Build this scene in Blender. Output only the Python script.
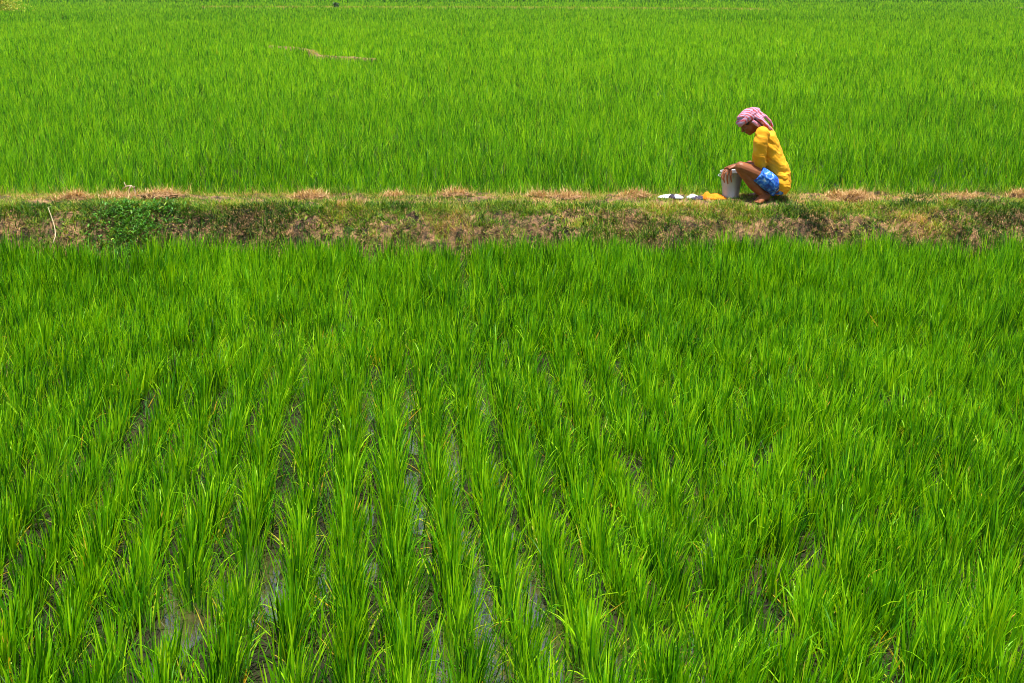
import bpy, bmesh, math, random
import numpy as np
from mathutils import Vector, Matrix, noise as mnoise
R = math.radians
random.seed(7)
rng = np.random.default_rng(11)
for o in list(bpy.data.objects): bpy.data.objects.remove(o)
S = bpy.context.scene
COL = S.collection

# ------------------------------------------------------------------ camera
FPX, HC, PITCH = 1100.0, 2.47, R(17.97)
cam = bpy.data.cameras.new('camera'); camo = bpy.data.objects.new('camera', cam); COL.objects.link(camo)
cam.sensor_width = 36; cam.lens = 36 * FPX / 1024; cam.clip_start = 0.1; cam.clip_end = 3000
camo.location = (0, 0, HC); camo.rotation_euler = (math.pi / 2 - PITCH, 0, 0)
S.camera = camo
S.render.resolution_x = 1024; S.render.resolution_y = 683

# ------------------------------------------------------------------ light
sund = Vector((0.05, -0.12, 0.98)).normalized()
elev = math.asin(sund.z); az = math.atan2(sund.x, sund.y)
W = bpy.data.worlds.new('World'); S.world = W; W.use_nodes = True
nt = W.node_tree; bg = nt.nodes['Background']
sky = nt.nodes.new('ShaderNodeTexSky'); sky.sky_type = 'NISHITA'; sky.sun_disc = False
sky.sun_elevation = elev; sky.sun_rotation = az; sky.air_density = 1.3; sky.dust_density = 3.0
nt.links.new(sky.outputs[0], bg.inputs[0]); bg.inputs[1].default_value = 0.095
sl = bpy.data.lights.new('sun', 'SUN'); sl.energy = 5.0; sl.angle = R(0.6); sl.color = (1, 0.955, 0.88)
so = bpy.data.objects.new('sun', sl); COL.objects.link(so); so.location = (0, 0, 30)
so.rotation_euler = sund.to_track_quat('Z', 'Y').to_euler()
S.view_settings.view_transform = 'Standard'; S.view_settings.look = 'None'
S.view_settings.exposure = 0.73; S.view_settings.gamma = 1
S.render.engine = 'CYCLES'; S.cycles.filter_width = 1.0

# ------------------------------------------------------------------ helpers
def at(px, py, d):
    """point seen at a photo position, at ground distance d (for laying things out)"""
    u = (px - 512) / FPX; v = (341.5 - py) / FPX
    t = d / (math.cos(PITCH) + v * math.sin(PITCH))
    return Vector((t * u, d, HC + t * (-math.sin(PITCH) + v * math.cos(PITCH))))

def tag(o, label=None, cat=None, group=None, kind=None):
    if label: o['label'] = label
    if cat: o['category'] = cat
    if group: o['group'] = group
    if kind: o['kind'] = kind
    return o

def empty(name, loc, label, cat, group=None):
    o = bpy.data.objects.new(name, None); COL.objects.link(o); o.location = loc; o.empty_display_size = .1
    return tag(o, label, cat, group)

def link(name, me, mat, parent=None, smooth=False):
    if mat: me.materials.clear(); me.materials.append(mat)
    o = bpy.data.objects.new(name, me); COL.objects.link(o)
    if parent: o.parent = parent
    if smooth:
        me.polygons.foreach_set('use_smooth', np.ones(len(me.polygons), dtype=bool))
    return o

def npmesh(name, V, F, attrs=None):
    """V (n,3), F list of (m,k) index arrays with constant k"""
    me = bpy.data.meshes.new(name)
    me.vertices.add(len(V)); me.vertices.foreach_set('co', np.asarray(V, dtype=np.float32).ravel())
    F = [f for f in F if len(f)]
    loops = np.concatenate([f.ravel() for f in F]).astype(np.int32)
    tot = np.concatenate([np.full(len(f), f.shape[1]) for f in F]).astype(np.int32)
    st = np.concatenate([[0], np.cumsum(tot)[:-1]]).astype(np.int32)
    me.loops.add(len(loops)); me.loops.foreach_set('vertex_index', loops)
    me.polygons.add(len(tot)); me.polygons.foreach_set('loop_start', st); me.polygons.foreach_set('loop_total', tot)
    for k, a in (attrs or {}).items():
        at_ = me.attributes.new(k, 'FLOAT', 'POINT'); at_.data.foreach_set('value', np.asarray(a, dtype=np.float32))
    me.update(calc_edges=True)
    return me

def vnoise(x, y, seed=0):
    x = np.asarray(x, float); y = np.asarray(y, float)
    xi = np.floor(x).astype(np.int64); yi = np.floor(y).astype(np.int64); fx = x - xi; fy = y - yi
    def h(a, b):
        n = (a * 374761393 + b * 668265263 + seed * 1442695041) & 0xffffffff
        n = ((n ^ (n >> 13)) * 1274126177) & 0xffffffff
        return ((n ^ (n >> 16)) & 0xffff) / 65535.0
    fx = fx * fx * (3 - 2 * fx); fy = fy * fy * (3 - 2 * fy)
    return (h(xi, yi) * (1 - fx) + h(xi + 1, yi) * fx) * (1 - fy) + (h(xi, yi + 1) * (1 - fx) + h(xi + 1, yi + 1) * fx) * fy
def fbm(x, y, seed=0, o=4):
    r = 0; a = .5; t = 0
    for i in range(o):
        r = r + a * vnoise(x * 2 ** i, y * 2 ** i, seed + i * 17); t += a; a *= .5
    return r / t
def sstep(a, b, x): 
    t = np.clip((x - a) / (b - a), 0, 1); return t * t * (3 - 2 * t)

def mat(name):
    m = bpy.data.materials.new(name); m.use_nodes = True; t = m.node_tree
    return m, t, t.nodes['Principled BSDF']
def node(t, kind, **kw):
    n = t.nodes.new(kind)
    for k, v in kw.items():
        if hasattr(n, k): setattr(n, k, v)
        else: n.inputs[k.replace('_', ' ')].default_value = v
    return n
def ramp(t, src, stops, interp='LINEAR'):
    n = t.nodes.new('ShaderNodeValToRGB'); n.color_ramp.interpolation = interp; e = n.color_ramp.elements
    while len(e) < len(stops): e.new(0.5)
    for i, (p, c) in enumerate(stops): e[i].position = p; e[i].color = (*c, 1)
    t.links.new(src, n.inputs[0]); return n.outputs[0]
def bumpn(t, b, h, strength=.4, dist=.01):
    n = t.nodes.new('ShaderNodeBump'); n.inputs['Strength'].default_value = strength; n.inputs['Distance'].default_value = dist
    t.links.new(h, n.inputs['Height']); t.links.new(n.outputs[0], b.inputs['Normal'])

# ------------------------------------------------------------------ materials
def blade_mat(name, stops, trans=.35, rough=.45, base=(.16, .2, .03)):
    m, t, b = mat(name)
    a = node(t, 'ShaderNodeAttribute', attribute_name='tint')
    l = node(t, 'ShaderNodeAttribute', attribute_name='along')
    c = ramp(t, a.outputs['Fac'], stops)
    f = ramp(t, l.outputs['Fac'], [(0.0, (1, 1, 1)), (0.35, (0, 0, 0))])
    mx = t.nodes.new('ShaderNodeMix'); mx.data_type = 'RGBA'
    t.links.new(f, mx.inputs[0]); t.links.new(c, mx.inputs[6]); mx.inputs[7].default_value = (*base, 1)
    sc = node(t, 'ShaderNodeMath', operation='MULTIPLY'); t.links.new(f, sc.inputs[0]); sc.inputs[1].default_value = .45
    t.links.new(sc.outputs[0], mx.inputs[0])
    t.links.new(mx.outputs[2], b.inputs['Base Color']); b.inputs['Roughness'].default_value = rough
    b.inputs['Specular IOR Level'].default_value = .18
    tr = t.nodes.new('ShaderNodeBsdfTranslucent')
    g = t.nodes.new('ShaderNodeMix'); g.data_type = 'RGBA'; g.blend_type = 'MULTIPLY'; g.inputs[0].default_value = 1
    t.links.new(mx.outputs[2], g.inputs[6]); g.inputs[7].default_value = (1.9, 1.55, .35, 1)
    t.links.new(g.outputs[2], tr.inputs[0])
    ms = t.nodes.new('ShaderNodeMixShader'); ms.inputs[0].default_value = trans
    t.links.new(b.outputs[0], ms.inputs[1]); t.links.new(tr.outputs[0], ms.inputs[2])
    t.links.new(ms.outputs[0], t.nodes['Material Output'].inputs[0])
    return m
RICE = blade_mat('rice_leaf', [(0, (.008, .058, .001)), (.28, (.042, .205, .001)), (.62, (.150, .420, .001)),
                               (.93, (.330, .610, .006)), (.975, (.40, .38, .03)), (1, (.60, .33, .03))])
GRASS = blade_mat('short_grass', [(0, (.012, .045, .004)), (.25, (.055, .16, .008)), (.45, (.17, .31, .015)),
                                  (.65, (.34, .42, .04)), (.82, (.46, .29, .11)), (1, (.58, .37, .17))], .2, .6, (.12, .1, .03))
STRAW = blade_mat('dry_straw', [(0, (.24, .13, .05)), (.4, (.38, .22, .085)), (.8, (.54, .35, .15)), (1, (.75, .6, .3))], .15, .6, (.4, .26, .12))
WEED = blade_mat('weed_leaf', [(0, (.018, .08, .008)), (.5, (.055, .20, .012)), (.9, (.14, .34, .04)), (1, (.36, .50, .08))], .25, .4, (.04, .12, .02))

def mud_mat():
    m, t, b = mat('mud'); co = t.nodes.new('ShaderNodeTexCoord')
    n = node(t, 'ShaderNodeTexNoise', Scale=3.0, Detail=8.0, Roughness=.65); t.links.new(co.outputs['Object'], n.inputs['Vector'])
    c = ramp(t, n.outputs[0], [(.3, (.008, .010, .003)), (.5, (.016, .017, .005)), (.7, (.04, .031, .011))])
    t.links.new(c, b.inputs['Base Color']); b.inputs['Roughness'].default_value = .8; b.inputs['Specular IOR Level'].default_value = .2
    n2 = node(t, 'ShaderNodeTexNoise', Scale=40.0, Detail=6.0); t.links.new(co.outputs['Object'], n2.inputs['Vector'])
    bumpn(t, b, n2.outputs[0], .7, .02); return m
def bund_mat():
    m, t, b = mat('bund_earth'); co = t.nodes.new('ShaderNodeTexCoord')
    n = node(t, 'ShaderNodeTexNoise', Scale=9.0, Detail=9.0, Roughness=.75); t.links.new(co.outputs['Object'], n.inputs['Vector'])
    c = ramp(t, n.outputs[0], [(.40, (.03, .022, .012)), (.48, (.15, .085, .04)), (.56, (.34, .185, .085)), (.70, (.50, .32, .155))])  # darkest earth stop paints in shaded holes between the lumps
    t.links.new(c, b.inputs['Base Color']); b.inputs['Roughness'].default_value = .95
    n2 = node(t, 'ShaderNodeTexNoise', Scale=45.0, Detail=8.0, Roughness=.7); t.links.new(co.outputs['Object'], n2.inputs['Vector'])
    bumpn(t, b, n2.outputs[0], .9, .03); return m
def water_mat():
    m, t, b = mat('paddy_water'); co = t.nodes.new('ShaderNodeTexCoord')
    n = node(t, 'ShaderNodeTexNoise', Scale=14.0, Detail=4.0); t.links.new(co.outputs['Object'], n.inputs['Vector'])
    c = ramp(t, n.outputs[0], [(.35, (.03, .026, .012)), (.65, (.07, .055, .025))])
    t.links.new(c, b.inputs['Base Color']); b.inputs['Roughness'].default_value = .06; b.inputs['IOR'].default_value = 2.3
    b.inputs['Specular IOR Level'].default_value = 1.0
    bumpn(t, b, n.outputs[0], .12, .01); return m
MUD, BUND, WATER = mud_mat(), bund_mat(), water_mat()

def simple(name, col, rough=.7, nscale=60, bstr=.3, bdist=.002, var=.25, metallic=0, spec=.3):
    m, t, b = mat(name); co = t.nodes.new('ShaderNodeTexCoord')
    n = node(t, 'ShaderNodeTexNoise', Scale=float(nscale), Detail=5.0); t.links.new(co.outputs['Object'], n.inputs['Vector'])
    n3 = node(t, 'ShaderNodeTexNoise', Scale=float(nscale) / 6, Detail=3.0); t.links.new(co.outputs['Object'], n3.inputs['Vector'])
    lo = tuple(x * (1 - var) for x in col); hi = tuple(min(1, x * (1 + var)) for x in col)
    c = ramp(t, n3.outputs[0], [(.3, lo), (.7, hi)])
    t.links.new(c, b.inputs['Base Color']); b.inputs['Roughness'].default_value = rough; b.inputs['Metallic'].default_value = metallic
    b.inputs['Specular IOR Level'].default_value = spec
    bumpn(t, b, n.outputs[0], bstr, bdist); return m

# ------------------------------------------------------------------ haze
bm = bmesh.new(); bmesh.ops.create_cube(bm, size=1)
for v in bm.verts: v.co = Vector((v.co.x * 1900, 560 + v.co.y * 1400, -1.5 + (v.co.z + .5) * 6.5))
me = bpy.data.meshes.new('haze'); bm.to_mesh(me); bm.free()
hm = bpy.data.materials.new('haze'); hm.use_nodes = True; ht_ = hm.node_tree; ht_.nodes.remove(ht_.nodes['Principled BSDF'])
pv = ht_.nodes.new('ShaderNodeVolumePrincipled'); pv.inputs['Density'].default_value = .00012; pv.inputs['Color'].default_value = (.9, .95, 1, 1)
ht_.links.new(pv.outputs[0], ht_.nodes['Material Output'].inputs['Volume'])
tag(link('haze', me, hm), kind='stuff', label='thin pale haze over the far fields')
S.cycles.volume_max_steps = 32

# ------------------------------------------------------------------ ground, water, bunds
BY0, BY1 = 9.62, 11.55           # foot of the near bund, front and back
def bund_h(x, y):
    """height of the near bund surface"""
    x = np.asarray(x, float); y = np.asarray(y, float)
    e = .10 * (fbm(x * .9, x * 0 + 3.3, 5) - .5) * 2 + .12 * (fbm(x * 3.5, y * 0 + 6.1, 15, 3) - .5) * (1 - sstep(1.5, 1.9, x) * (1 - sstep(2.9, 3.3, x))); e2 = .05 * (fbm(x * 1.7, x * 0 + 9.3, 8) - .5) * 2
    f = sstep(9.70, 10.58, y + e * (y < 10.8)) ** .8
    g = 1 - sstep(11.22, 11.55, y + e2)
    top = .42 + .018 * (fbm(x * 1.3, y * 2, 21) - .5) * 2 + .16 * np.clip(fbm(x * 2.6, y * 3, 23, 4) - .56, 0, 1) * (1 - sstep(1.6, 2.0, x) * (1 - sstep(2.9, 3.2, x)))
    lump = (fbm(x * 3.0, y * 3.0, 31, 5) - .5) * .26 * np.clip(4 * f * (1 - f) * 1.1, 0, 1) + (fbm(x * 9, y * 9, 41, 4) - .5) * (.06 + .18 * np.clip(4 * f * (1 - f), 0, 1))
    pit = np.clip(fbm(x * 6, y * 6, 77, 3) - .55, 0, 1) * .6 * np.clip(4 * f * (1 - f), 0, 1)
    return -.1 + (top + .1) * f * g + lump * .9 - pit

def grid(xs, ys, hf, name):
    X, Y = np.meshgrid(xs, ys); Z = hf(X, Y)
    V = np.stack([X.ravel(), Y.ravel(), Z.ravel()], 1); nx, ny = len(xs), len(ys)
    i = np.arange(nx * ny).reshape(ny, nx)
    F = np.stack([i[:-1, :-1].ravel(), i[:-1, 1:].ravel(), i[1:, 1:].ravel(), i[1:, :-1].ravel()], 1)
    return npmesh(name, V, [F])

OPEN = [(-1.32, 3.72, .045, .34), (-1.12, 4.2, .04, .28), (-.55, 5.05, .035, .2), (-.33, 5.2, .04, .25), (-.12, 5.3, .04, .22), (-.72, 4.75, .035, .2), (-1.75, 5.3, .03, .2)]
def open_w(X, Y):
    r = 0
    for ox, oy, rx, ry in OPEN: r = np.maximum(r, np.exp(-((X - ox) / rx) ** 2 - ((Y - oy) / ry) ** 2))
    return r
def ground_h(X, Y):
    d = np.hypot(X, Y); near = 1 - sstep(12, 20, d)
    z = .008 - .12 * open_w(X, Y) + near * ((fbm(X * 2.2, Y * 2.2, 3, 5) - .5) * .15)
    return z - .03 * (1 - near)
xs = np.concatenate([[-900, -300, -80, -30], np.arange(-12, 12.01, .06), [30, 80, 300, 900]])
ys = np.concatenate([[-60, -10, 0], np.arange(1.5, 13, .06), [20, 40, 80, 200, 500, 1200]])
tag(link('ground', grid(xs, ys, ground_h, 'ground'), MUD, smooth=True), kind='structure')
wm = npmesh('water', np.array([(-900, -60, 0), (900, -60, 0), (900, 1200, 0), (-900, 1200, 0)], float), [np.array([[0, 1, 2, 3]])])
tag(link('water', wm, WATER), kind='structure')
bx = np.concatenate([np.arange(-40, -8, .2), np.arange(-8, 8, .018), np.arange(8, 40, .2)])
tag(link('bund', grid(bx, np.arange(BY0 - .1, BY1 + .1, .018), bund_h, 'bund'), BUND, smooth=True), kind='structure')

def ridge(name, pts, w, h, seed):
    """low earth bank following a line in a far field"""
    P = []
    for (a, b) in zip(pts[:-1], pts[1:]):
        n = max(2, int((Vector(b) - Vector(a)).length / .4))
        for i in range(n): P.append(Vector(a).lerp(Vector(b), i / n))
    P.append(Vector(pts[-1]))
    prof = [(-1, -.1), (-.6, .6), (-.25, .95), (.25, 1), (.6, .7), (1, -.1)]
    V = []; m = len(prof)
    for i, p in enumerate(P):
        tdir = (P[min(i + 1, len(P) - 1)] - P[max(i - 1, 0)]).normalized(); nrm = Vector((-tdir.y, tdir.x))
        for j, (u, v) in enumerate(prof):
            q = p + nrm * u * w * (1 + .3 * (random.random() - .5))
            V.append((q.x, q.y, max(-.1, v * h * (.85 + .35 * random.random()))))
    F = np.array([[i * m + j, (i + 1) * m + j, (i + 1) * m + j + 1, i * m + j + 1] for i in range(len(P) - 1) for j in range(m - 1)])
    return link(name, npmesh(name, np.array(V), [F]), BUND, smooth=True)

MIDB = [(-9.5, 44.5), (-8.3, 43.2), (-7.2, 41.2), (-6.6, 38.4), (-5.6, 37.4), (-4.4, 36.6)]
tag(ridge('bund', MIDB, .13, .2, 1), kind='structure')
FARB = [(-33, 121), (-22, 120), (0, 118), (13, 114), (24, 110)]
tag(ridge('bund', FARB, 1.0, .16, 3), kind='structure')
tag(ridge('bund', [(52, 119), (62, 118), (75, 118)], 1.3, .25, 4), kind='structure')

# ------------------------------------------------------------------ blades
def blades(px, py, pz, L, lean, curl, azm, w, tint, nseg=4, twist=.5):
    """ribbon leaves: arrays of base, length, start lean, extra bend, azimuth, width"""
    n = len(px); ts = np.linspace(0, 1, nseg + 1)
    da = azm + rng.normal(0, twist, n)
    wx, wy = -np.sin(da), np.cos(da)
    hx = np.zeros(n); hz = np.zeros(n); V = np.zeros((n, 2 * nseg + 1, 3)); A = np.zeros((n, 2 * nseg + 1))
    for k, t in enumerate(ts):
        if k:
            tm = (ts[k - 1] + t) / 2; ang = lean + curl * tm ** 1.6
            hx = hx + np.sin(ang) * L / nseg; hz = hz + np.cos(ang) * L / nseg
        cx = px + hx * np.cos(azm); cy = py + hx * np.sin(azm); cz = pz + hz
        if k < nseg:
            ww = w * (0.55 + 1.3 * t - 1.75 * t * t) * .5 if nseg > 1 else w * .5
            ww = np.maximum(ww, .1 * w)
            V[:, 2 * k] = np.stack([cx - wx * ww, cy - wy * ww, cz], 1); V[:, 2 * k + 1] = np.stack([cx + wx * ww, cy + wy * ww, cz], 1)
            A[:, 2 * k] = A[:, 2 * k + 1] = t
        else: V[:, 2 * k] = np.stack([cx, cy, cz], 1); A[:, 2 * k] = t
    m = 2 * nseg + 1; off = (np.arange(n) * m)[:, None]
    Q = [off + np.array([[2 * k, 2 * k + 1, 2 * k + 3, 2 * k + 2]]) for k in range(nseg - 1)]
    Q = np.concatenate(Q) if Q else np.zeros((0, 4), int)
    T = off + np.array([[2 * nseg - 2, 2 * nseg - 1, 2 * nseg]])
    return V.reshape(-1, 3), Q, T, np.repeat(tint, m), A.ravel()

def blade_object(name, parts, m, parent=None):
    Vs, Qs, Ts, C, A = [], [], [], [], []; o = 0
    for V, Q, T, c, a in parts:
        Vs.append(V); Qs.append(Q + o); Ts.append(T + o); C.append(c); A.append(a); o += len(V)
    me = npmesh(name, np.concatenate(Vs), [np.concatenate(Qs), np.concatenate(Ts)], {'tint': np.concatenate(C), 'along': np.concatenate(A)})
    return link(name, me, m, parent)

# --- near paddy: hills set in rows running away from the camera
def near_rice():
    parts = []; rows = np.arange(-32, 44); hx, hy = [], []
    ys = np.arange(2.2, 9.62, .105)
    vpx = -.114
    for r in rows:
        yy = ys + rng.uniform(-.05, .05, len(ys)) + rng.uniform(0, .14)
        x0 = r * .22 + .03 + vpx * yy + .05 * (vnoise(yy * .5, yy * 0 + r * 7.1, 3) - .5) + .14 * (vnoise(yy * .35, yy * 0 + r * .22, 9) - .5)
        loose = np.maximum(np.maximum(sstep(.3, 1.2, x0), .75 * sstep(5.5, 7.5, yy)), .8 * sstep(.45, .7, fbm(x0 * .35, yy * .35, 60)))
        x0 = x0 + rng.normal(0, .015, len(ys)) + loose * rng.normal(0, .06, len(ys))
        keep = (np.abs(x0) < .5 * yy + 2.3) & (open_w(x0, yy) < .62) & (yy < 9.36 + .34 * fbm(x0 * 1.3, yy * 0, 505)) & ~((np.abs(x0 + 3.62) < .42) & (yy > 9.22 + .25 * np.abs(x0 + 3.62))) & (rng.random(len(ys)) > .03)
        hx.append(x0[keep]); hy.append(yy[keep])
    hx = np.concatenate(hx); hy = np.concatenate(hy)
    dens = sstep(-.1, .9, hx) * .35 + .80 + .08 * (1 - sstep(3.6, 5.5, hy)) + .35 * (fbm(hx * .6, hy * .6, 70) - .5) + .3 * sstep(6, 9, hy)
    nb = (rng.uniform(72, 100, len(hx)) * dens).astype(int)
    big = rng.uniform(.90, 1.10, len(hx)) * (.9 + .25 * fbm(hx * .5, hy * .5, 80))
    hl = rng.normal(0, .04, (len(hx), 2)) + np.array([.05, 0])          # lean of each hill
    ht = rng.normal(0, .08, len(hx))
    I = np.repeat(np.arange(len(hx)), nb); n = len(I)
    a0 = rng.uniform(0, 2 * np.pi, n); rr = np.abs(rng.normal(0, .042, n))
    bx_, by_ = hx[I] + rr * np.cos(a0), hy[I] + rr * np.sin(a0) * 1.5
    a = a0 + rng.normal(0, .5, n)
    ln = np.abs(rng.normal(.08, .15, n)); vx, vy = np.cos(a) * ln + hl[I, 0], np.sin(a) * ln + hl[I, 1]
    a, ln = np.arctan2(vy, vx), np.hypot(vx, vy)
    curl = np.abs(rng.normal(.10, .22, n)) + (rng.random(n) < .04) * rng.uniform(.7, 1.6, n)
    L = (.12 + .165 * rng.random(n) ** .8) * big[I] * (1 + .42 * sstep(7.0, 9.4, by_))
    tint = np.clip(.48 + ht[I] + rng.normal(0, .31, n) + .22 * (fbm(bx_ * .8, by_ * .8, 90) - .5), 0, .93)
    old = rng.random(n) < .022; tint = np.where(old, rng.uniform(.95, 1.0, n), tint)
    ln = np.where(old, ln + rng.uniform(.2, .7, n), ln); L = np.where(old, L * .75, L)
    w = rng.uniform(.006, .011, n)
    z = ground_h(bx_, by_) - .01
    parts.append(blades(bx_, by_, z, L, ln, curl, a, w, tint, 5, .45))
    # low leaves between the rows: few yellowing, most tinted dark to paint gap shade
    k = 60000; x = rng.uniform(-6.5, 6.5, k); y = rng.uniform(2.4, 9.3, k); q = (np.abs(x) < .5 * y + 1.8) & (open_w(x, y) < .15); x, y = x[q], y[q]; k = len(x)
    parts.append(blades(x, y, np.maximum(ground_h(x, y), 0) + .005, rng.uniform(.05, .17, k), rng.uniform(.2, 1.2, k), rng.uniform(0, .5, k),
                        rng.uniform(0, 6.28, k), rng.uniform(.004, .008, k), np.where(rng.random(k) < .07, rng.uniform(.9, .99, k), rng.uniform(.0, .45, k)), 3))
    return parts
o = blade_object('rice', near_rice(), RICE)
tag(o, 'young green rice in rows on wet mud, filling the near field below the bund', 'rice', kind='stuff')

def seg_dist(x, y, pts):
    d = np.full(len(x), 1e9)
    for a, b in zip(pts[:-1], pts[1:]):
        ax, ay = a; bx_, by_ = b; vx, vy = bx_ - ax, by_ - ay
        t = np.clip(((x - ax) * vx + (y - ay) * vy) / (vx * vx + vy * vy), 0, 1)
        d = np.minimum(d, np.hypot(x - ax - t * vx, y - ay - t * vy))
    return d

def field(y0, y1, dens, nbl, Lr, wr, nseg, tone, margin, seed, jit=.4, cut=()):
    """planted field between two distances, hills on a jittered lattice"""
    sp = 1 / math.sqrt(dens); Xm = .5 * y1 + margin
    gx, gy = np.meshgrid(np.arange(-Xm, Xm, sp), np.arange(y0, y1, sp)); gx = gx.ravel() + rng.normal(0, sp * jit, gx.size); gy = gy.ravel() + rng.normal(0, sp * jit * .7, gy.size)
    q = (np.abs(gx) < .5 * gy + margin) & (gy > y0) & (gy < y1)
    for pts, wd in cut: q &= seg_dist(gx, gy, pts) > wd
    gx, gy = gx[q], gy[q]
    I = np.repeat(np.arange(len(gx)), nbl); n = len(I)
    a = rng.uniform(0, 6.283, n); rr = np.abs(rng.normal(0, sp * .22, n))
    x, y = gx[I] + rr * np.cos(a), gy[I] + rr * np.sin(a)
    lowf = fbm(gx * .12, gy * .05, seed)[I] - .5; mid = fbm(gx * .7, gy * .5, seed + 5)[I] - .5
    tint = np.clip(tone + .20 * lowf + .2 * mid + rng.normal(0, .10, len(gx))[I] + rng.normal(0, .29, n), 0, .93)
    tint = np.where(rng.random(n) < .006, .965, tint)
    hb = (.92 + .3 * mid + .2 * rng.normal(0, 1, len(gx))[I])
    return blades(x, y, np.zeros(n) - .02, rng.uniform(*Lr, n) * hb, np.abs(rng.normal(.12, .20, n)), np.abs(rng.normal(.18, .3, n)),
                  a + rng.normal(0, .5, n), rng.uniform(*wr, n), tint, nseg, .8)
cuts = [(MIDB[:4], .26), (MIDB[3:], .16), ([(5.5, 38.0), (11, 38.3), (18, 37.9), (26, 38.2)], .2), (FARB, 1.5), ([(52, 119), (62, 118), (75, 118)], 1.7)]
back = [field(11.66, 16, 42, 26, (.12, .36), (.0065, .0115), 3, .50, 3, 200),
        field(16, 24, 42, 19, (.12, .36), (.009, .014), 2, .50, 3, 201),
        field(24, 38.0, 32, 11, (.14, .38), (.013, .021), 2, .56, 4, 202, cut=cuts),
        field(38.0, 52, 20, 10, (.22, .44), (.022, .036), 2, .60, 5, 203, cut=cuts),
        field(52, 75, 11, 9, (.24, .46), (.035, .06), 1, .60, 6, 204)]
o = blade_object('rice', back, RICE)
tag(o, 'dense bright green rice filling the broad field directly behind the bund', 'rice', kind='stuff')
far = [field(77.2, 105, 6, 8, (.30, .50), (.05, .08), 1, .52, 8, 205, cut=cuts),
       field(105, 150, 2.6, 8, (.30, .52), (.08, .12), 1, .54, 10, 206, cut=cuts),
       field(150, 330, .5, 8, (.35, .6), (.2, .3), 1, .40, 15, 207)]
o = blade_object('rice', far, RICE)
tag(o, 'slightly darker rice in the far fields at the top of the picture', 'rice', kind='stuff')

# ------------------------------------------------------------------ grass cover of the bund
PX = lambda px, d: (px - 512) / FPX * (d * math.cos(PITCH) + 2.05 * math.sin(PITCH))
def bund_grass():
    out = []
    def put(n, xr, yr, Lr, leanr, tones, wr, keepf, dz=0):
        x = rng.uniform(*xr, n); y = rng.uniform(*yr, n); k = (keepf(x, y) > rng.random(n)) & ~((x > 2.25) & (x < 2.62) & (y > 10.56) & (y < 10.95) & (rng.random(n) < .85)); x, y = x[k], y[k]; n = len(x)
        t = np.clip(tones(x, y) + rng.normal(0, .19, n), 0, 1)
        out.append(blades(x, y, bund_h(x, y) - .005 + dz, rng.uniform(*Lr, n), np.abs(rng.normal(*leanr, n)), rng.uniform(0, 1.0, n), rng.uniform(0, 6.283, n), rng.uniform(*wr, n), t, 3, .6))
    patch = lambda x, y: fbm(x * 1.1, y * 2.2, 300, 4)
    fine = lambda x, y: fbm(x * 4.5, y * 6, 310, 3)
    top = lambda x, y: sstep(10.35, 10.55, y)
    # cover on the face: green with bare openings
    cover = lambda x, y: .30 + .70 * sstep(.42, .51, .35 * patch(x, y) + .65 * fbm(x * 5.5, y * 7.5, 312, 4) + .10 * top(x, y) - .0 * x)
    tonef = lambda x, y: .19 + 1.5 * (fbm(x * 1.8, y * 3, 320, 4) - .45) + .10 * top(x, y) + .5 * (fine(x, y) - .5)  # lower, darker green tone on the face puts its shade into the colour
    put(170000, (-7, 7), (9.7, 10.65), (.03, .10), (.9, .5), tonef, (.004, .009), cover)
    put(22000, (-7, 7), (9.60, 10.1), (.08, .24), (.35, .3), lambda x, y: .22 + 0 * x, (.004, .008), lambda x, y: .7 * cover(x, y))
    put(120000, (-7, 7), (10.4, 11.3), (.02, .055), (.5, .4), lambda x, y: .38 + 1.1 * (fbm(x * 1.2, y * 2, 330, 4) - .47) + .14 * sstep(10.85, 11.15, y) - .03 * (1 - sstep(10.5, 10.8, y)) + .4 * (fine(x, y) - .5), (.003, .006), lambda x, y: .88 - .75 * sstep(.53, .62, fbm(x * 3.6, y * 6, 313, 3)))
    put(16000, (-7, 7), (11.15, 11.55), (.05, .16), (.3, .3), lambda x, y: .3 + .3 * fine(x, y), (.004, .007), lambda x, y: .8 + 0 * x)
    put(26000, (-7, 7), (9.7, 10.7), (.025, .055), (.9, .4), lambda x, y: .12 + .3 * (fbm(x * 2, y * 2, 351) - .4), (.012, .022), lambda x, y: sstep(.46, .58, fbm(x * 2.1, y * 3.1, 350, 3)))
    put(26000, (-7, 7), (9.7, 10.6), (.07, .15), (.8, .35), lambda x, y: .2 + .4 * (fbm(x * 2, y * 2, 353) - .4), (.004, .008), lambda x, y: sstep(.52, .60, fbm(x * 3.1, y * 4.1, 352, 3)))
    # dead leaves lying about
    put(120000, (-7, 7), (9.8, 11.25), (.02, .08), (1.3, .3), lambda x, y: .82 + .1 * fine(x, y), (.003, .008), lambda x, y: .07 + .85 * sstep(.52, .62, fbm(x * 2.3, y * 3, 340, 3)), .004)
    put(40000, (-20, -7), (9.7, 11.4), (.03, .09), (.6, .4), tonef, (.005, .009), cover)
    put(40000, (7, 20), (9.7, 11.4), (.03, .09), (.6, .4), tonef, (.005, .009), cover)
    return out
o = blade_object('grass', bund_grass(), GRASS)
tag(o, 'short patchy grass and dead leaves covering the earth bund', 'grass', kind='stuff')
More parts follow.
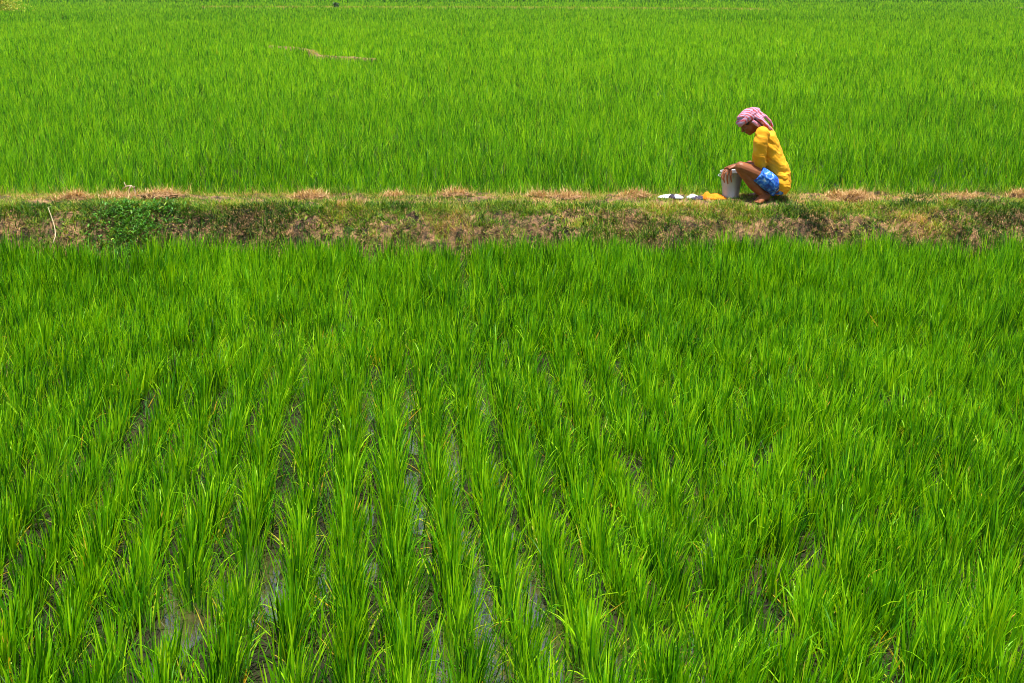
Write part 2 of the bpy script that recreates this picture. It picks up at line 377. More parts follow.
def far_grass(pts, w, n, h, name, lab, tone):
    a = np.array(pts); seg = np.hypot(*np.diff(a, axis=0).T); c = np.concatenate([[0], np.cumsum(seg)]); s = rng.uniform(0, c[-1], n)
    x = np.interp(s, c, a[:, 0]); y = np.interp(s, c, a[:, 1]) + rng.normal(0, w * .55, n); x += rng.normal(0, w * .3, n)
    sc = w / .45
    o = blade_object(name, [blades(x, y, np.full(n, h * .8), rng.uniform(.06, .16, n) * sc ** .5, np.abs(rng.normal(.8, .5, n)), rng.uniform(0, .6, n), rng.uniform(0, 6.28, n),
                     rng.uniform(.01, .02, n) * sc, np.clip(rng.normal(tone, .18, n), 0, 1), 2)], GRASS)
    return tag(o, lab, 'grass', kind='stuff')
far_grass(MIDB, .22, 3500, .2, 'grass', 'thin straw coloured grass on the short curved bank in the left back field', .68)
far_grass(FARB, 1.5, 26000, .22, 'grass', 'pale yellow green grass along the farthest bank at the top', .55)

# ------------------------------------------------------------------ straw heaps on the bund (each a thing)
heaps = [ # px, distance, width m, height m, blades, label
 (74, 11.02, .22, .075, 420, 'dry straw tuft on the bund behind the pale stick, near left edge'),
 (118, 11.05, .26, .035, 380, 'low flat patch of tan straw left of the curled dead twig'),
 (160, 10.95, .24, .07, 420, 'rusty tan straw heap just right of the leafy green weed'),
 (310, 11.05, .30, .09, 560, 'tallest straw heap on the left half of the bund'),
 (352, 10.62, .20, .05, 300, 'small tan heap on the bund lip below and right of the tallest left heap'),
 (394, 11.05, .18, .06, 280, 'small round straw clump right of the tallest left heap'),
 (456, 11.06, .20, .055, 300, 'small round straw clump nearest the middle of the bund'),
 (538, 11.06, .14, .045, 200, 'little tan straw clump left of the long flat straw patch'),
 (566, 11.0, .32, .045, 480, 'long flat tan straw patch at the middle of the bund'),
 (634, 11.05, .24, .05, 320, 'straw clump just left of the white plastic bags'),
 (857, 10.85, .26, .12, 560, 'upright tan straw heap on the lip right of the squatting man'),
 (838, 11.05, .18, .05, 260, 'low tan straw patch left of the upright heap beyond the man'),
 (964, 10.9, .34, .07, 480, 'wide tan straw heap on the bund toward the right edge'),
 (1021, 10.95, .22, .10, 420, 'straw heap cut by the right edge of the picture')]
for px_, d, w, h, n, lab in heaps:
    hk = random.uniform(.75, 1.35); h *= hk * .8; w *= random.uniform(1.2, 1.9); n = int(n * 1.4)
    x0 = PX(px_, d); z0 = float(bund_h(x0, d)); root = empty('straw_heap', (x0, d, z0), lab, 'straw heap', 'straw heaps along the bund')
    bm = bmesh.new(); bmesh.ops.create_icosphere(bm, subdivisions=4, radius=1)
    for v in bm.verts:
        nn = mnoise.noise(v.co * 2.2 + Vector((px_, 0, 0))) * .35 + mnoise.noise(v.co * 6 + Vector((px_, 0, 0))) * .15
        v.co *= 1 + nn; v.co.x *= w * .40; v.co.y *= w * .25; v.co.z *= h * .55
    me = bpy.data.meshes.new('soil_clod'); bm.to_mesh(me); bm.free(); link('soil_clod', me, BUND, root, True)
    x = np.clip(rng.normal(0, w * .28, n), -w * .5, w * .5); y = np.clip(rng.normal(0, w * .2, n) + .25 * x, -w * .35, w * .35); r2 = (x / (w * .5)) ** 2 + (y / (w * .33)) ** 2
    z = np.maximum(.0, h * .85 * (1 - r2)) * rng.uniform(.5, 1, n)
    bl = blades(x, y, z, rng.uniform(.04, .11, n), np.clip(rng.normal(1.15, .45, n), 0, 1.9), rng.uniform(0, .5, n), rng.uniform(0, 6.28, n), rng.uniform(.004, .008, n), rng.uniform(0, 1, n), 2)
    blade_object('straw', [bl], STRAW, root)

# ------------------------------------------------------------------ shaping helpers for solid things
def loft(bm, pts, ra, rb=None, n=16, side=Vector((0, 1, 0))):
    rb = rb or ra; rings = []; P = [Vector(p) for p in pts]
    for i, p in enumerate(P):
        t = (P[min(i + 1, len(P) - 1)] - P[max(i - 1, 0)]).normalized()
        b = side - t * side.dot(t)
        b = b.normalized() if b.length > .05 else t.orthogonal().normalized()
        a = b.cross(t).normalized()
        rings.append([bm.verts.new(p + a * math.cos(2 * math.pi * k / n) * ra[i] + b * math.sin(2 * math.pi * k / n) * rb[i]) for k in range(n)])
    for r0, r1 in zip(rings[:-1], rings[1:]):
        for k in range(n): bm.faces.new((r0[k], r0[(k + 1) % n], r1[(k + 1) % n], r1[k]))
    bm.faces.new(rings[0][::-1]); bm.faces.new(rings[-1])
def ell(bm, c, r, M=None, sub=3):
    res = bmesh.ops.create_icosphere(bm, subdivisions=sub, radius=1)
    for v in res['verts']:
        q = Vector((v.co.x * r[0], v.co.y * r[1], v.co.z * r[2]))
        v.co = Vector(c) + (M @ q if M else q)
def chain(bm, pts, rad, n=12, rb=None):
    loft(bm, pts, rad, rb, n)
    for p, r in ((pts[0], rad[0]), (pts[-1], rad[-1])): ell(bm, p, (r, r, r), sub=2)
def remeshed(name, bm, voxel, m, parent, root, smooth=3, disp=None):
    bmesh.ops.recalc_face_normals(bm, faces=bm.faces)
    me = bpy.data.meshes.new(name + '_raw'); bm.to_mesh(me); bm.free()
    o = bpy.data.objects.new('raw', me); COL.objects.link(o)
    md = o.modifiers.new('r', 'REMESH'); md.mode = 'VOXEL'; md.voxel_size = voxel; md.use_smooth_shade = True
    if smooth:
        sm = o.modifiers.new('s', 'SMOOTH'); sm.factor = .5; sm.iterations = smooth
    dg = bpy.context.evaluated_depsgraph_get(); out = bpy.data.meshes.new_from_object(o.evaluated_get(dg))
    bpy.data.objects.remove(o)
    n = len(out.vertices); co = np.empty(n * 3, np.float32); out.vertices.foreach_get('co', co); co = co.reshape(-1, 3)
    if disp:
        nr = np.empty(n * 3, np.float32); out.vertices.foreach_get('normal', nr); nr = nr.reshape(-1, 3)
        co = co + nr * disp(co.astype(float))[:, None]
    co = co - np.array(root, np.float32)
    out.vertices.foreach_set('co', co.astype(np.float32).ravel()); out.name = name; out.update()
    return link(name, out, m, parent, True)

# ------------------------------------------------------------------ the squatting man
SKIN = simple('brown_skin', (.25, .078, .025), .5, 80, .25, .002, .15, spec=.4)
SHIRT, t_, b_ = mat('yellow_shirt')
co = t_.nodes.new('ShaderNodeTexCoord'); n1 = node(t_, 'ShaderNodeTexNoise', Scale=7.0, Detail=5.0); t_.links.new(co.outputs['Object'], n1.inputs['Vector'])
t_.links.new(ramp(t_, n1.outputs[0], [(.3, (.74, .30, .002)), (.55, (.84, .40, .004)), (.75, (.84, .48, .05))]), b_.inputs['Base Color'])
b_.inputs['Roughness'].default_value = .85; n2 = node(t_, 'ShaderNodeTexNoise', Scale=300.0, Detail=2.0); t_.links.new(co.outputs['Object'], n2.inputs['Vector']); bumpn(t_, b_, n2.outputs[0], .3, .001)
SHORT, t_, b_ = mat('blue_check_cloth')
co = t_.nodes.new('ShaderNodeTexCoord'); v1 = node(t_, 'ShaderNodeTexVoronoi', Scale=22.0); t_.links.new(co.outputs['Object'], v1.inputs['Vector'])
n1 = node(t_, 'ShaderNodeTexNoise', Scale=15.0, Detail=3.0, Distortion=1.5); t_.links.new(co.outputs['Object'], n1.inputs['Vector'])
t_.links.new(ramp(t_, n1.outputs[0], [(.36, (.01, .05, .34)), (.48, (.01, .13, .66)), (.60, (.06, .26, .74)), (.69, (.50, .62, .80))]), b_.inputs['Base Color']); b_.inputs['Roughness'].default_value = .8
SCARF, t_, b_ = mat('checked_headscarf')
co = t_.nodes.new('ShaderNodeTexCoord')
w1 = node(t_, 'ShaderNodeTexWave', Scale=14.0, Distortion=7.0, Detail=2.0); w1.bands_direction = 'DIAGONAL'
w2 = node(t_, 'ShaderNodeTexWave', Scale=22.0, Distortion=4.0, Detail=2.0); w2.bands_direction = 'X'
for w_ in (w1, w2): t_.links.new(co.outputs['Object'], w_.inputs['Vector'])
m1 = t_.nodes.new('ShaderNodeMix'); m1.data_type = 'RGBA'; m1.blend_type = 'MULTIPLY'; m1.inputs[0].default_value = .5
t_.links.new(ramp(t_, w1.outputs['Fac'], [(.15, (.50, .07, .08)), (.38, (.66, .34, .36)), (.62, (.56, .22, .34)), (.85, (.52, .38, .56))]), m1.inputs[6])
t_.links.new(ramp(t_, w2.outputs['Fac'], [(.1, (.75, .4, .5)), (.4, (1, .95, .92)), (.9, (.72, .62, .9))]), m1.inputs[7])
t_.links.new(m1.outputs[2], b_.inputs['Base Color']); b_.inputs['Roughness'].default_value = .85
HAIR = simple('black_hair', (.012, .009, .008), .6, 200, .5, .002)

root = Vector((at(768, 201, 10.88).x, 10.90, float(bund_h(2.6, 10.9))))
man = empty('person', root, 'man squatting on the bund in a yellow shirt, blue shorts and pink checked headscarf', 'person')
A = at
def bodymesh():
    bm = bmesh.new()
    loft(bm, [A(780, 189, 10.95), A(779, 183, 10.95), A(774, 168, 10.95), A(768, 148, 10.95), A(764, 134, 10.95), A(762, 129, 10.95)],
         [.09, .105, .09, .095, .065, .04], [.13, .155, .135, .15, .15, .06], 20)
    for s, d in ((-1, 10.95 - .16), (1, 10.95 + .16)):
        ell(bm, A(762.5, 134, d), (.058, .055, .058))
    # near arm: elbow tucked inside the near thigh, hand hanging over the bucket
    chain(bm, [A(762, 134, 10.79), A(760, 150, 10.785), A(761, 167, 10.86)], [.052, .045, .038])
    chain(bm, [A(761, 167, 10.86), A(750, 167, 10.915), A(737, 165.5, 10.93)], [.038, .038, .026])
    chain(bm, [A(762, 134, 11.11), A(759, 150, 11.11), A(757, 166, 11.05)], [.052, .045, .038])
    chain(bm, [A(757, 166, 11.05), A(748, 165.5, 11.04), A(738, 165, 11.03)], [.038, .037, .026])
    # near leg
    chain(bm, [A(777, 186, 10.87), A(768, 180, 10.81), A(754, 172.5, 10.79), A(740.5, 167, 10.79)], [.075, .075, .066, .056], 16)
    chain(bm, [A(740.5, 168, 10.79), A(746, 176, 10.795), A(753, 184.5, 10.81), A(760, 192, 10.83), A(766, 198.5, 10.86)], [.052, .047, .052, .040, .032], 16)
    # far leg
    chain(bm, [A(780, 186, 11.05), A(766, 176, 11.10), A(750, 165.5, 11.12)], [.095, .078, .052], 16)
    chain(bm, [A(750, 166, 11.12), A(756, 178, 11.11), A(764, 188, 11.09), A(769, 194.5, 11.08)], [.05, .052, .045, .032], 16)
    for ank, hl, dr, sg in ((A(766, 198.5, 10.86), Vector((2.505, 10.90, 0)), Vector((-.68, -.73, 0)).normalized(), 1),
                            (A(769, 194.5, 11.08), Vector((2.54, 11.12, 0)), Vector((-.97, -.12, 0)).normalized(), -1)):
        g = root.z; sd = Vector((-dr.y, dr.x, 0)) * sg
        hl = Vector((ank.x + .015, ank.y + .01, 0)) 
        F = lambda f, s, z: hl + dr * f + sd * s + Vector((0, 0, g + z))
        chain(bm, [ank, F(.005, 0, .045)], [.032, .034])
        loft(bm, [F(-.035, 0, .03), F(-.01, 0, .036), F(.04, 0, .042), F(.10, .0, .034), F(.15, .002, .023), F(.175, .003, .017)],
             [.014, .03, .04, .033, .022, .015], [.016, .030, .034, .042, .047, .044], 16, side=sd)
        for k, (s, l, r) in enumerate(((.036, .050, .014), (.015, .046, .011), (-.003, .040, .0105), (-.020, .032, .010), (-.036, .024, .0095))):
            chain(bm, [F(.160 - .01 * k * .5, s, .017), F(.165 + l * .5, s * 1.08, .017), F(.160 + l, s * 1.12, .011)], [r, r * .95, r * .8], 8)
    # near hand: palm, four fingers over the rim, thumb
    W_ = A(737, 165.5, 10.93); K = A(728.5, 168.3, 10.915)
    loft(bm, [W_, W_.lerp(K, .3), W_.lerp(K, .75), K + Vector((-.006, 0, -.004))], [.022, .024, .021, .014], [.026, .034, .042, .040], 14)
    fin = [((727.5, 169.5, 10.950), (723.6, 171.5, 10.945), (721.7, 176.0, 10.925), (722.2, 179.2, 10.918)),
           ((727.8, 169.8, 10.926), (724.4, 173.5, 10.905), (723.6, 178.5, 10.902), (724.4, 182.3, 10.905)),
           ((729.2, 170.5, 10.902), (727.3, 175.0, 10.892), (727.2, 180.0, 10.895), (727.9, 183.6, 10.900)),
           ((731.2, 171.0, 10.886), (730.6, 175.5, 10.882), (731.0, 179.5, 10.888), (731.6, 182.0, 10.893))]
    for j, f in enumerate(fin):
        r = (.0095, .0100, .0095, .0085)[j]
        chain(bm, [A(*p) for p in f], [r * 1.1, r * 1.03, r * .93, r * .75], 10)
    chain(bm, [W_.lerp(K, .35) + Vector((0, .03, 0)), A(729, 166.5, 10.975), A(724.5, 168.5, 10.985)], [.014, .0115, .009], 10)
    # far hand over the far rim
    W2 = A(738, 165, 11.03); K2 = A(730, 166.6, 11.05)
    loft(bm, [W2, W2.lerp(K2, .4), K2], [.022, .023, .015], [.026, .036, .040], 14)
    for j in range(4):
        y = 11.015 + .024 * j; l = (8, 9.5, 9, 7)[j]
        chain(bm, [A(730.5, 167, y), A(730.5 - l * .5, 168.2, y + .004), A(730.5 - l * .85, 172.5, y + .004), A(730.6 - l * .9, 176, y)], [.0105, .0098, .009, .007], 10)
    chain(bm, [W2.lerp(K2, .35) + Vector((0, -.028, 0)), A(731, 168, 11.005), A(727, 171, 11.0)], [.014, .0115, .009], 10)
    # neck and head
    C = A(749.5, 122, 10.945); ph = R(40)
    F = Vector((-math.cos(ph), 0, -math.sin(ph))); U = Vector((-math.sin(ph), 0, math.cos(ph))); Sd = Vector((0, 1, 0))
    M = Matrix((( -F.x, Sd.x, U.x), (-F.y, Sd.y, U.y), (-F.z, Sd.z, U.z)))   # local -x is forward
    H = lambda f, s, u: C + F * f + Sd * s + U * u
    loft(bm, [A(765, 132.5, 10.95), A(760, 128.5, 10.95), H(-.025, 0, -.05), H(-.01, 0, 0)], [.06, .052, .05, .05], [.07, .055, .052, .05], 16)
    ell(bm, H(-.012, 0, .03), (.096, .076, .085), M)
    ell(bm, H(.030, 0, -.035), (.058, .060, .078), M)
    ell(bm, H(.060, 0, -.088), (.026, .032, .022), M, 2)             # chin
    ell(bm, H(.083, 0, .022), (.012, .045, .010), M, 2)              # brow ridge
    loft(bm, [H(.082, 0, .012), H(.095, 0, -.012), H(.108, 0, -.030), H(.092, 0, -.040)], [.009, .011, .014, .008], [.009, .011, .016, .012], 10)
    for s in (-1, 1):
        ell(bm, H(.060, s * .036, -.022), (.024, .020, .018), M, 2)   # cheek
        ell(bm, H(.078, s * .030, .004), (.010, .014, .009), M, 2)    # eyelid
        ell(bm, H(-.008, s * .076, -.005), (.018, .010, .032), M, 2)  # ear
    ell(bm, H(.088, 0, -.058), (.010, .024, .006), M, 2); ell(bm, H(.085, 0, -.069), (.010, .021, .007), M, 2)
    return bm, H, M
bm, H, M = bodymesh()
body = remeshed('body', bm, .0042, SKIN, man, root, 2)

def wr(co):   # cloth folds, mostly running across the body
    x, y, z = co.T; u = x * .45 + z
    a = fbm(u * 26 + 3 * fbm(x * 9, y * 9, 4), y * 5 + x * 6, 401, 3) - .5
    b = fbm(x * 12, z * 12 + y * 9, 402, 3) - .5
    return .036 * a * (.5 + sstep(.0, .5, .95 - z)) + .012 * b
bm = bmesh.new()
loft(bm, [A(763, 126.5, 10.95), A(763.5, 129, 10.95), A(765.5, 135, 10.95), A(768.5, 146, 10.95), A(772.5, 158, 10.95), A(776, 169, 10.95), A(779, 180, 10.95), A(780.5, 187, 10.95), A(781, 192.8, 10.95)],
     [.045, .073, .095, .108, .114, .117, .120, .108, .07], [.075, .12, .168, .172, .165, .165, .180, .180, .13], 28)
ell(bm, A(762.5, 133.5, 10.80), (.072, .07, .072)); ell(bm, A(763, 133.5, 11.10), (.072, .07, .072))
loft(bm, [A(763, 132, 10.80), A(760.5, 142, 10.78), A(759.5, 154, 10.785), A(760.2, 163, 10.82), A(761, 168, 10.85)], [.064, .068, .066, .060, .056], None, 18)
loft(bm, [A(763, 132, 11.10), A(760, 145, 11.12), A(758, 158, 11.09), A(757.5, 165, 11.06)], [.064, .064, .060, .054], None, 18)
remeshed('shirt', bm, .0065, SHIRT, man, root, 2, wr)
bm = bmesh.new()
loft(bm, [A(779, 192, 10.95), A(778, 186, 10.95), A(777, 178, 10.95)], [.07, .085, .08], [.13, .15, .14], 20)
loft(bm, [A(776, 187, 10.88), A(771.5, 184, 10.83), A(766, 179.5, 10.805), A(757.5, 173.5, 10.79)], [.055, .088, .092, .084], [.07, .09, .092, .082], 18)
loft(bm, [A(777, 186, 11.03), A(770, 180, 11.08), A(760, 173, 11.11)], [.09, .095, .080], None, 18)
loft(bm, [A(772, 184, 10.86), A(772, 190, 10.87), A(772.5, 194.5, 10.88)], [.06, .045, .025], [.07, .06, .05], 14)
remeshed('shorts', bm, .006, SHORT, man, root, 2, lambda c: .016 * (fbm(c[:, 0] * 22 + c[:, 2] * 20, c[:, 2] * 12 + c[:, 1] * 9, 410, 3) - .5))
bm = bmesh.new()
ell(bm, H(-.014, 0, .040), (.112, .092, .088), M, 4)
bmesh.ops.bisect_plane(bm, geom=bm.verts[:] + bm.edges[:] + bm.faces[:], plane_co=H(.06, 0, .030), plane_no=(M @ Vector((-.35, 0, 1))), clear_inner=True)
bmesh.ops.holes_fill(bm, edges=bm.edges)
for k, (u0, tl, rr_, sc) in enumerate(((.036, .16, .019, 1.0), (.055, .05, .020, 1.02), (.074, -.08, .019, .93), (.094, .1, .017, .74), (.050, -.12, .016, 1.04))):
    pts = []
    for i in range(29):
        a_ = 2 * math.pi * i / 28; x_ = .103 * sc * math.cos(a_); y_ = .083 * sc * math.sin(a_)
        pts.append(H(x_ - .012, y_, u0 + tl * x_ + .006 * math.sin(3 * a_ + k)))
    loft(bm, pts, [rr_] * 29, None, 10)
ell(bm, H(-.118, -.01, .040), (.034, .036, .030), M, 3); ell(bm, A(759.5, 113.5, 10.92), (.035, .035, .022))
tail = [A(756, 116, 10.90), A(760, 119, 10.87), A(764.5, 123, 10.86), A(769, 127.3, 10.87), A(772, 130, 10.89)]
loft(bm, tail, [.030, .026, .020, .016, .011], [.034, .044, .046, .040, .026], 14)
ell(bm, A(761.5, 116.5, 10.92), (.030, .05, .030), sub=2)
tail = [A(760, 113, 10.95), A(765.5, 116.5, 10.96), A(770.5, 121, 10.96), A(772.5, 127, 10.96)]
loft(bm, tail, [.018, .015, .012, .010], [.028, .034, .034, .026], 14)
loft(bm, [A(752, 121, 10.86), A(757, 124, 10.86), A(761, 127.5, 10.87)], [.018, .02, .014], [.016, .018, .02], 12)
remeshed('headscarf', bm, .0048, SCARF, man, root, 2, lambda c: .008 * (fbm(c[:, 0] * 40 + c[:, 1] * 22, c[:, 2] * 40, 420, 3) - .5))
bm = bmesh.new()
for s in (-1, 1):
    ell(bm, H(.028, s * .070, .018), (.022, .008, .020), M, 2); ell(bm, H(-.045, s * .064, .008), (.030, .012, .026), M, 2)
ell(bm, H(-.092, 0, .0), (.014, .05, .03), M, 2)
remeshed('hair', bm, .004, HAIR, man, root, 1)

# ------------------------------------------------------------------ bucket
STEEL = simple('dull_aluminium', (.46, .45, .44), .42, 40, .25, .002, .12, metallic=.45, spec=.5)
bc = Vector((A(731.3, 183, 11.06).x, 11.06, 0)); bz = .415; bh = .265
bk = empty('bucket', (bc.x, bc.y, bz), 'dull grey metal bucket standing before the squatting man, his hands over its rim', 'bucket')
def lathe(prof, n=48):
    bm = bmesh.new(); rg = [[bm.verts.new((r * math.cos(2 * math.pi * k / n), r * math.sin(2 * math.pi * k / n), z)) for k in range(n)] for r, z in prof]
    for a_, b2 in zip(rg[:-1], rg[1:]):
        for k in range(n): bm.faces.new((a_[k], a_[(k + 1) % n], b2[(k + 1) % n], b2[k]))
    return bm
bm = lathe([(.001, .012), (.076, .012), (.078, .0), (.083, .0), (.085, .016), (.081, .022), (.112, bh - .012), (.112, bh), (.107, bh), (.106, bh - .01), (.077, .02), (.001, .018)])
me = bpy.data.meshes.new('pail'); bm.to_mesh(me); bm.free(); link('pail', me, STEEL, bk, True)
bm = lathe([(.109, bh - .010), (.117, bh - .006), (.121, bh + .002), (.118, bh + .008), (.110, bh + .006), (.106, bh), (.109, bh - .010)])
me = bpy.data.meshes.new('rim'); bm.to_mesh(me); bm.free(); link('rim', me, STEEL, bk, True)
bm = bmesh.new(); hp = []
for i in range(15):
    a_ = math.pi * i / 14; hp.append(Vector((-.020 - .115 * math.sin(a_), .118 * math.cos(a_), bh - .02 - .02 * math.sin(a_))))
loft(bm, hp, [.004] * 15, None, 8, side=Vector((0, 0, 1)))
me = bpy.data.meshes.new('handle'); bm.to_mesh(me); bm.free(); link('handle', me, STEEL, bk, True)
for s in (-1, 1):
    bm = bmesh.new(); ell(bm, (-.015, s * .114, bh - .026), (.014, .005, .014), sub=2)
    me = bpy.data.meshes.new('handle_lug'); bm.to_mesh(me); bm.free(); link('handle_lug', me, STEEL, bk, True)

# ------------------------------------------------------------------ cloth and bags on the bund
def crumple(name, lab, cat, x0, x1, d, depth, hts, m, seed, amp=.35):
    """a soft crumpled thing: closed lumpy body lying on the grass"""
    cx = (PX(x0, d) + PX(x1, d)) / 2; w = (PX(x1, d) - PX(x0, d)) / 2
    bm = bmesh.new(); bmesh.ops.create_icosphere(bm, subdivisions=5, radius=1)
    for v in bm.verts:
        p = v.co.copy(); s = seed * 3.1
        n1 = mnoise.noise(Vector((p.x * 1.3 + s, p.y * 1.3, 0))); n2 = mnoise.ridged_multi_fractal(Vector((p.x * 2.2 + s, p.y * 2.2, p.z)), 1, 2, 3, 1, 2) - 1
        rad = 1 + .25 * mnoise.noise(Vector((math.atan2(p.y, p.x) * 1.2 + s, 4, 1)))
        hh = np.interp(p.x, np.linspace(-1, 1, len(hts)), hts)
        v.co = Vector((p.x * w * rad, p.y * depth * rad, (abs(p.z) ** .8 * (1 if p.z > 0 else -.12)) * hh * (1 + amp * n2 + .3 * n1)))
    me = bpy.data.meshes.new(name); bm.to_mesh(me); bm.free()
    o = link(name, me, m, None, True); o.location = (cx, d, float(bund_h(cx, d)) + .012)
    return tag(o, lab, cat)
ORANGE = simple('orange_cloth', (.82, .24, .006), .85, 120, .4, .002, .12)
PLAST = simple('white_plastic', (.80, .82, .84), .35, 60, .3, .002, .08, spec=.5)
DARKP = simple('dark_cloth', (.05, .04, .07), .8, 60, .3, .002, .2)
GREYP = simple('grey_plastic', (.42, .46, .46), .4, 60, .3, .002, .25)
crumple('cloth', 'crumpled orange cloth lying on the bund beside the grey bucket', 'cloth', 700, 727, 10.98, .10, [.015, .07, .035, .04, .03, .015], ORANGE, 3)
b1 = crumple('plastic_bag', 'flattened white plastic bag with a dark fold, farthest from the squatting man', 'plastic bag', 658, 675, 11.02, .06, [.01, .022, .032, .012], PLAST, 5)
c = crumple('grey_end', None, None, 671, 684, 11.0, .055, [.03, .03, .015], GREYP, 8); c.parent = b1; c.location = c.location - b1.location
c = crumple('dark_fold', None, None, 668, 676, 10.97, .035, [.03, .04, .03], DARKP, 9); c.parent = b1; c.location = c.location - b1.location
b2 = crumple('plastic_bag', 'white plastic bag over a dark cloth, touching the orange cloth', 'plastic bag', 686, 702, 11.0, .055, [.02, .036, .022, .01], PLAST, 6)
c = crumple('dark_lining', None, None, 691, 705, 10.95, .045, [.025, .03, .035], DARKP, 7); c.parent = b2; c.location = c.location - b2.location

# ------------------------------------------------------------------ leafy weed on the bund face
wx, wy = PX(128, 10.15), 10.1
weed = empty('leafy_weed', (wx, wy, float(bund_h(wx, wy))), 'dark leafy green weed spreading down the bund face on the left', 'weed')
def leafset(n, sx, y0, y1, lz, Lr, ctr, m, par, base):
    V, Fq, T, Al = [], [], [], []
    for i in range(n):
        x = ctr + rng.normal(0, sx); y = rng.uniform(y0, y1); z = float(bund_h(x, y)) + rng.uniform(.0, lz)
        L = rng.uniform(*Lr); w = L * rng.uniform(.13, .22); a_ = rng.uniform(0, 6.283); el = rng.uniform(-.2, 1.1)
        d = Vector((math.cos(a_) * math.cos(el), math.sin(a_) * math.cos(el), math.sin(el))); s = Vector((-math.sin(a_), math.cos(a_), 0))
        up = s.cross(d) * -1; p = Vector((x, y, z)) - base; b0 = len(V)
        for q in (p, p + d * L * .35 + s * w + up * .15 * w, p + d * L * .4, p + d * L * .35 - s * w + up * .15 * w, p + d * L * .75 + s * w * .6, p + d * L * .78 - up * .1 * L, p + d * L * .75 - s * w * .6, p + d * L - up * .22 * L): V.append(q)
        Fq += [(b0, b0 + 1, b0 + 2, b0 + 3)[:3], (b0, b0 + 2, b0 + 3), (b0 + 1, b0 + 4, b0 + 5), (b0 + 1, b0 + 5, b0 + 2), (b0 + 2, b0 + 5, b0 + 6), (b0 + 2, b0 + 6, b0 + 3), (b0 + 4, b0 + 7, b0 + 5), (b0 + 5, b0 + 7, b0 + 6)]
        tt = min(1, max(0, random.gauss(.45, .25))); T += [tt] * 8; Al += [1] * 8
    return link('foliage', npmesh('foliage', np.array([tuple(v) for v in V]), [np.array(Fq)], {'tint': T, 'along': Al}), m, par)
leafset(4200, .19, 9.6, 10.5, .09, (.02, .055), wx, WEED, weed, weed.location)
bm = bmesh.new()
for i in range(90):
    x = np.clip(rng.normal(0, .12), -.2, .2); y = rng.uniform(-.2, .25); p = []
    dx, dy = rng.normal(0, .1), rng.normal(0, .1)
    for k in range(5):
        X, Y = x + dx * k / 4, y + dy * k / 4; p.append(Vector((X, Y, float(bund_h(X + wx, Y + wy)) - weed.location.z + .012 + .05 * k / 4)))
    loft(bm, p, [.003, .003, .0025, .002, .0015], None, 5)
me = bpy.data.meshes.new('stem'); bm.to_mesh(me); bm.free(); link('stem', me, simple('weed_stem', (.12, .16, .04)), weed, True)

# ------------------------------------------------------------------ twig and stick
WOOD = simple('bleached_stalk', (.42, .34, .2), .8, 90, .4, .002, .2)
TWIG = simple('dead_stalk', (.45, .33, .2), .8, 90, .4, .002, .4)
def things_from_paths(name, lab, cat, paths, m, base):
    bm = bmesh.new()
    for pts, r0, r1 in paths:
        P = [Vector(p) - base for p in pts]; n = len(P)
        loft(bm, P, [r0 + (r1 - r0) * i / (n - 1) for i in range(n)], None, 7)
    me = bpy.data.meshes.new(name); bm.to_mesh(me); bm.free(); o = link(name, me, m, None, True); o.location = base
    return tag(o, lab, cat)
st = [A(48, 207.5, 10.38), A(50.5, 214, 10.28), A(53.5, 223, 10.14), A(55, 229, 10.02), A(55.5, 236, 9.92), A(53, 243, 9.84)]
things_from_paths('stick', 'pale bent stick leaning on the bund face near the left edge', 'stick', [(st, .0035, .005), ([st[0], A(51, 206.5, 10.38)], .003, .002)], WOOD, st[-1])
b0 = A(136, 199, 11.08)
things_from_paths('dead_stalk', 'curled dead stalk arching at the edge of the back rice, left side', 'dead stalk',
    [([b0, A(135.5, 193, 11.1), A(134, 188, 11.1), A(131, 185.5, 11.1), A(126, 186.5, 11.1), A(123, 189, 11.12)], (0.009), .006),
     ([A(134, 188, 11.1), A(135, 186, 11.1)], .009, .004), ([A(126, 186.5, 11.1), A(124, 182, 11.12)], .006, .003),
     ([A(131, 185.5, 11.1), A(129, 190, 11.1), A(130, 195, 11.1)], .009, .005), ([b0, A(131, 198, 11.1), A(127, 198.5, 11.1)], .006, .003)], TWIG, b0)
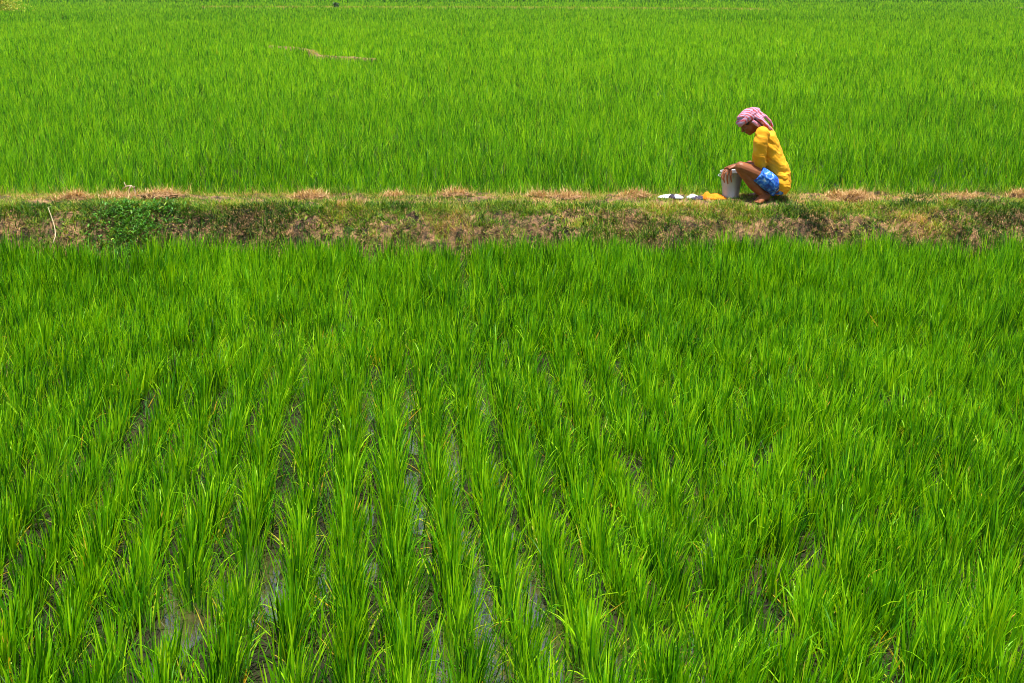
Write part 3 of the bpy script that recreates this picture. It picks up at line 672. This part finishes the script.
s0 = A(824, 232, 10.0); bm = bmesh.new(); ell(bm, (0, 0, 0), (.016, .012, .012), sub=3); ell(bm, (.011, 0, .004), (.009, .008, .008), sub=2)
me = bpy.data.meshes.new('snail_shell'); bm.to_mesh(me); bm.free(); o = link('snail_shell', me, simple('chalky_shell', (.75, .72, .66)), None, True)
o.location = (s0.x, 10.0, float(bund_h(s0.x, 10.0)) + .008); tag(o, 'tiny white snail shell on the bund face below the man, to his right', 'snail shell')

# ------------------------------------------------------------------ shrubs at the far edge
def shrub(lab, x, y, w, h, n, m, group='shrubs on the farthest bank'):
    r = empty('shrub', (x, y, .3), lab, 'shrub', group)
    V, F, T = [], [], []
    for i in range(n):
        p = Vector((random.gauss(0, .33), random.gauss(0, .33), random.random() ** .8)); p = Vector((p.x * w * (1.1 - .5 * p.z), p.y * w * (1.1 - .5 * p.z), p.z * h))
        L = .16 * random.uniform(.6, 1.2); d = Vector((random.uniform(-1, 1), random.uniform(-1, 1), random.uniform(-.3, 1))).normalized(); s = d.orthogonal().normalized() * L * .4
        b = len(V); V += [p, p + d * L * .5 + s, p + d * L, p + d * L * .5 - s]; F.append((b, b + 1, b + 2, b + 3)); T += [random.random()] * 4
    link('foliage', npmesh('foliage', np.array([tuple(v) for v in V]), [np.array(F)], {'tint': T, 'along': [1] * len(V)}), m, r)
    bm = bmesh.new()
    for i in range(7):
        a_ = i * .9; loft(bm, [(0, 0, -.2), (math.cos(a_) * w * .15, math.sin(a_) * w * .15, h * .4), (math.cos(a_) * w * .3, math.sin(a_) * w * .3, h * .8)], [.04, .03, .012], None, 6)
    me = bpy.data.meshes.new('stem'); bm.to_mesh(me); bm.free(); link('stem', me, TWIG, r, True)
DKW = blade_mat('dark_shrub_leaf', [(0, (.012, .04, .015)), (1, (.04, .09, .02))], .2)
YLW = blade_mat('yellow_shrub_leaf', [(0, (.12, .22, .01)), (.7, (.32, .42, .02)), (1, (.5, .45, .1))], .3)
shrub('small dark shrub alone on the farthest bank, left of centre', PX(330, 112) * 1.0, 116, .45, .4, 200, DKW)
shrub('pale yellow green shrub at the top left corner', -44, 98, 3.2, 1.6, 3500, YLW)
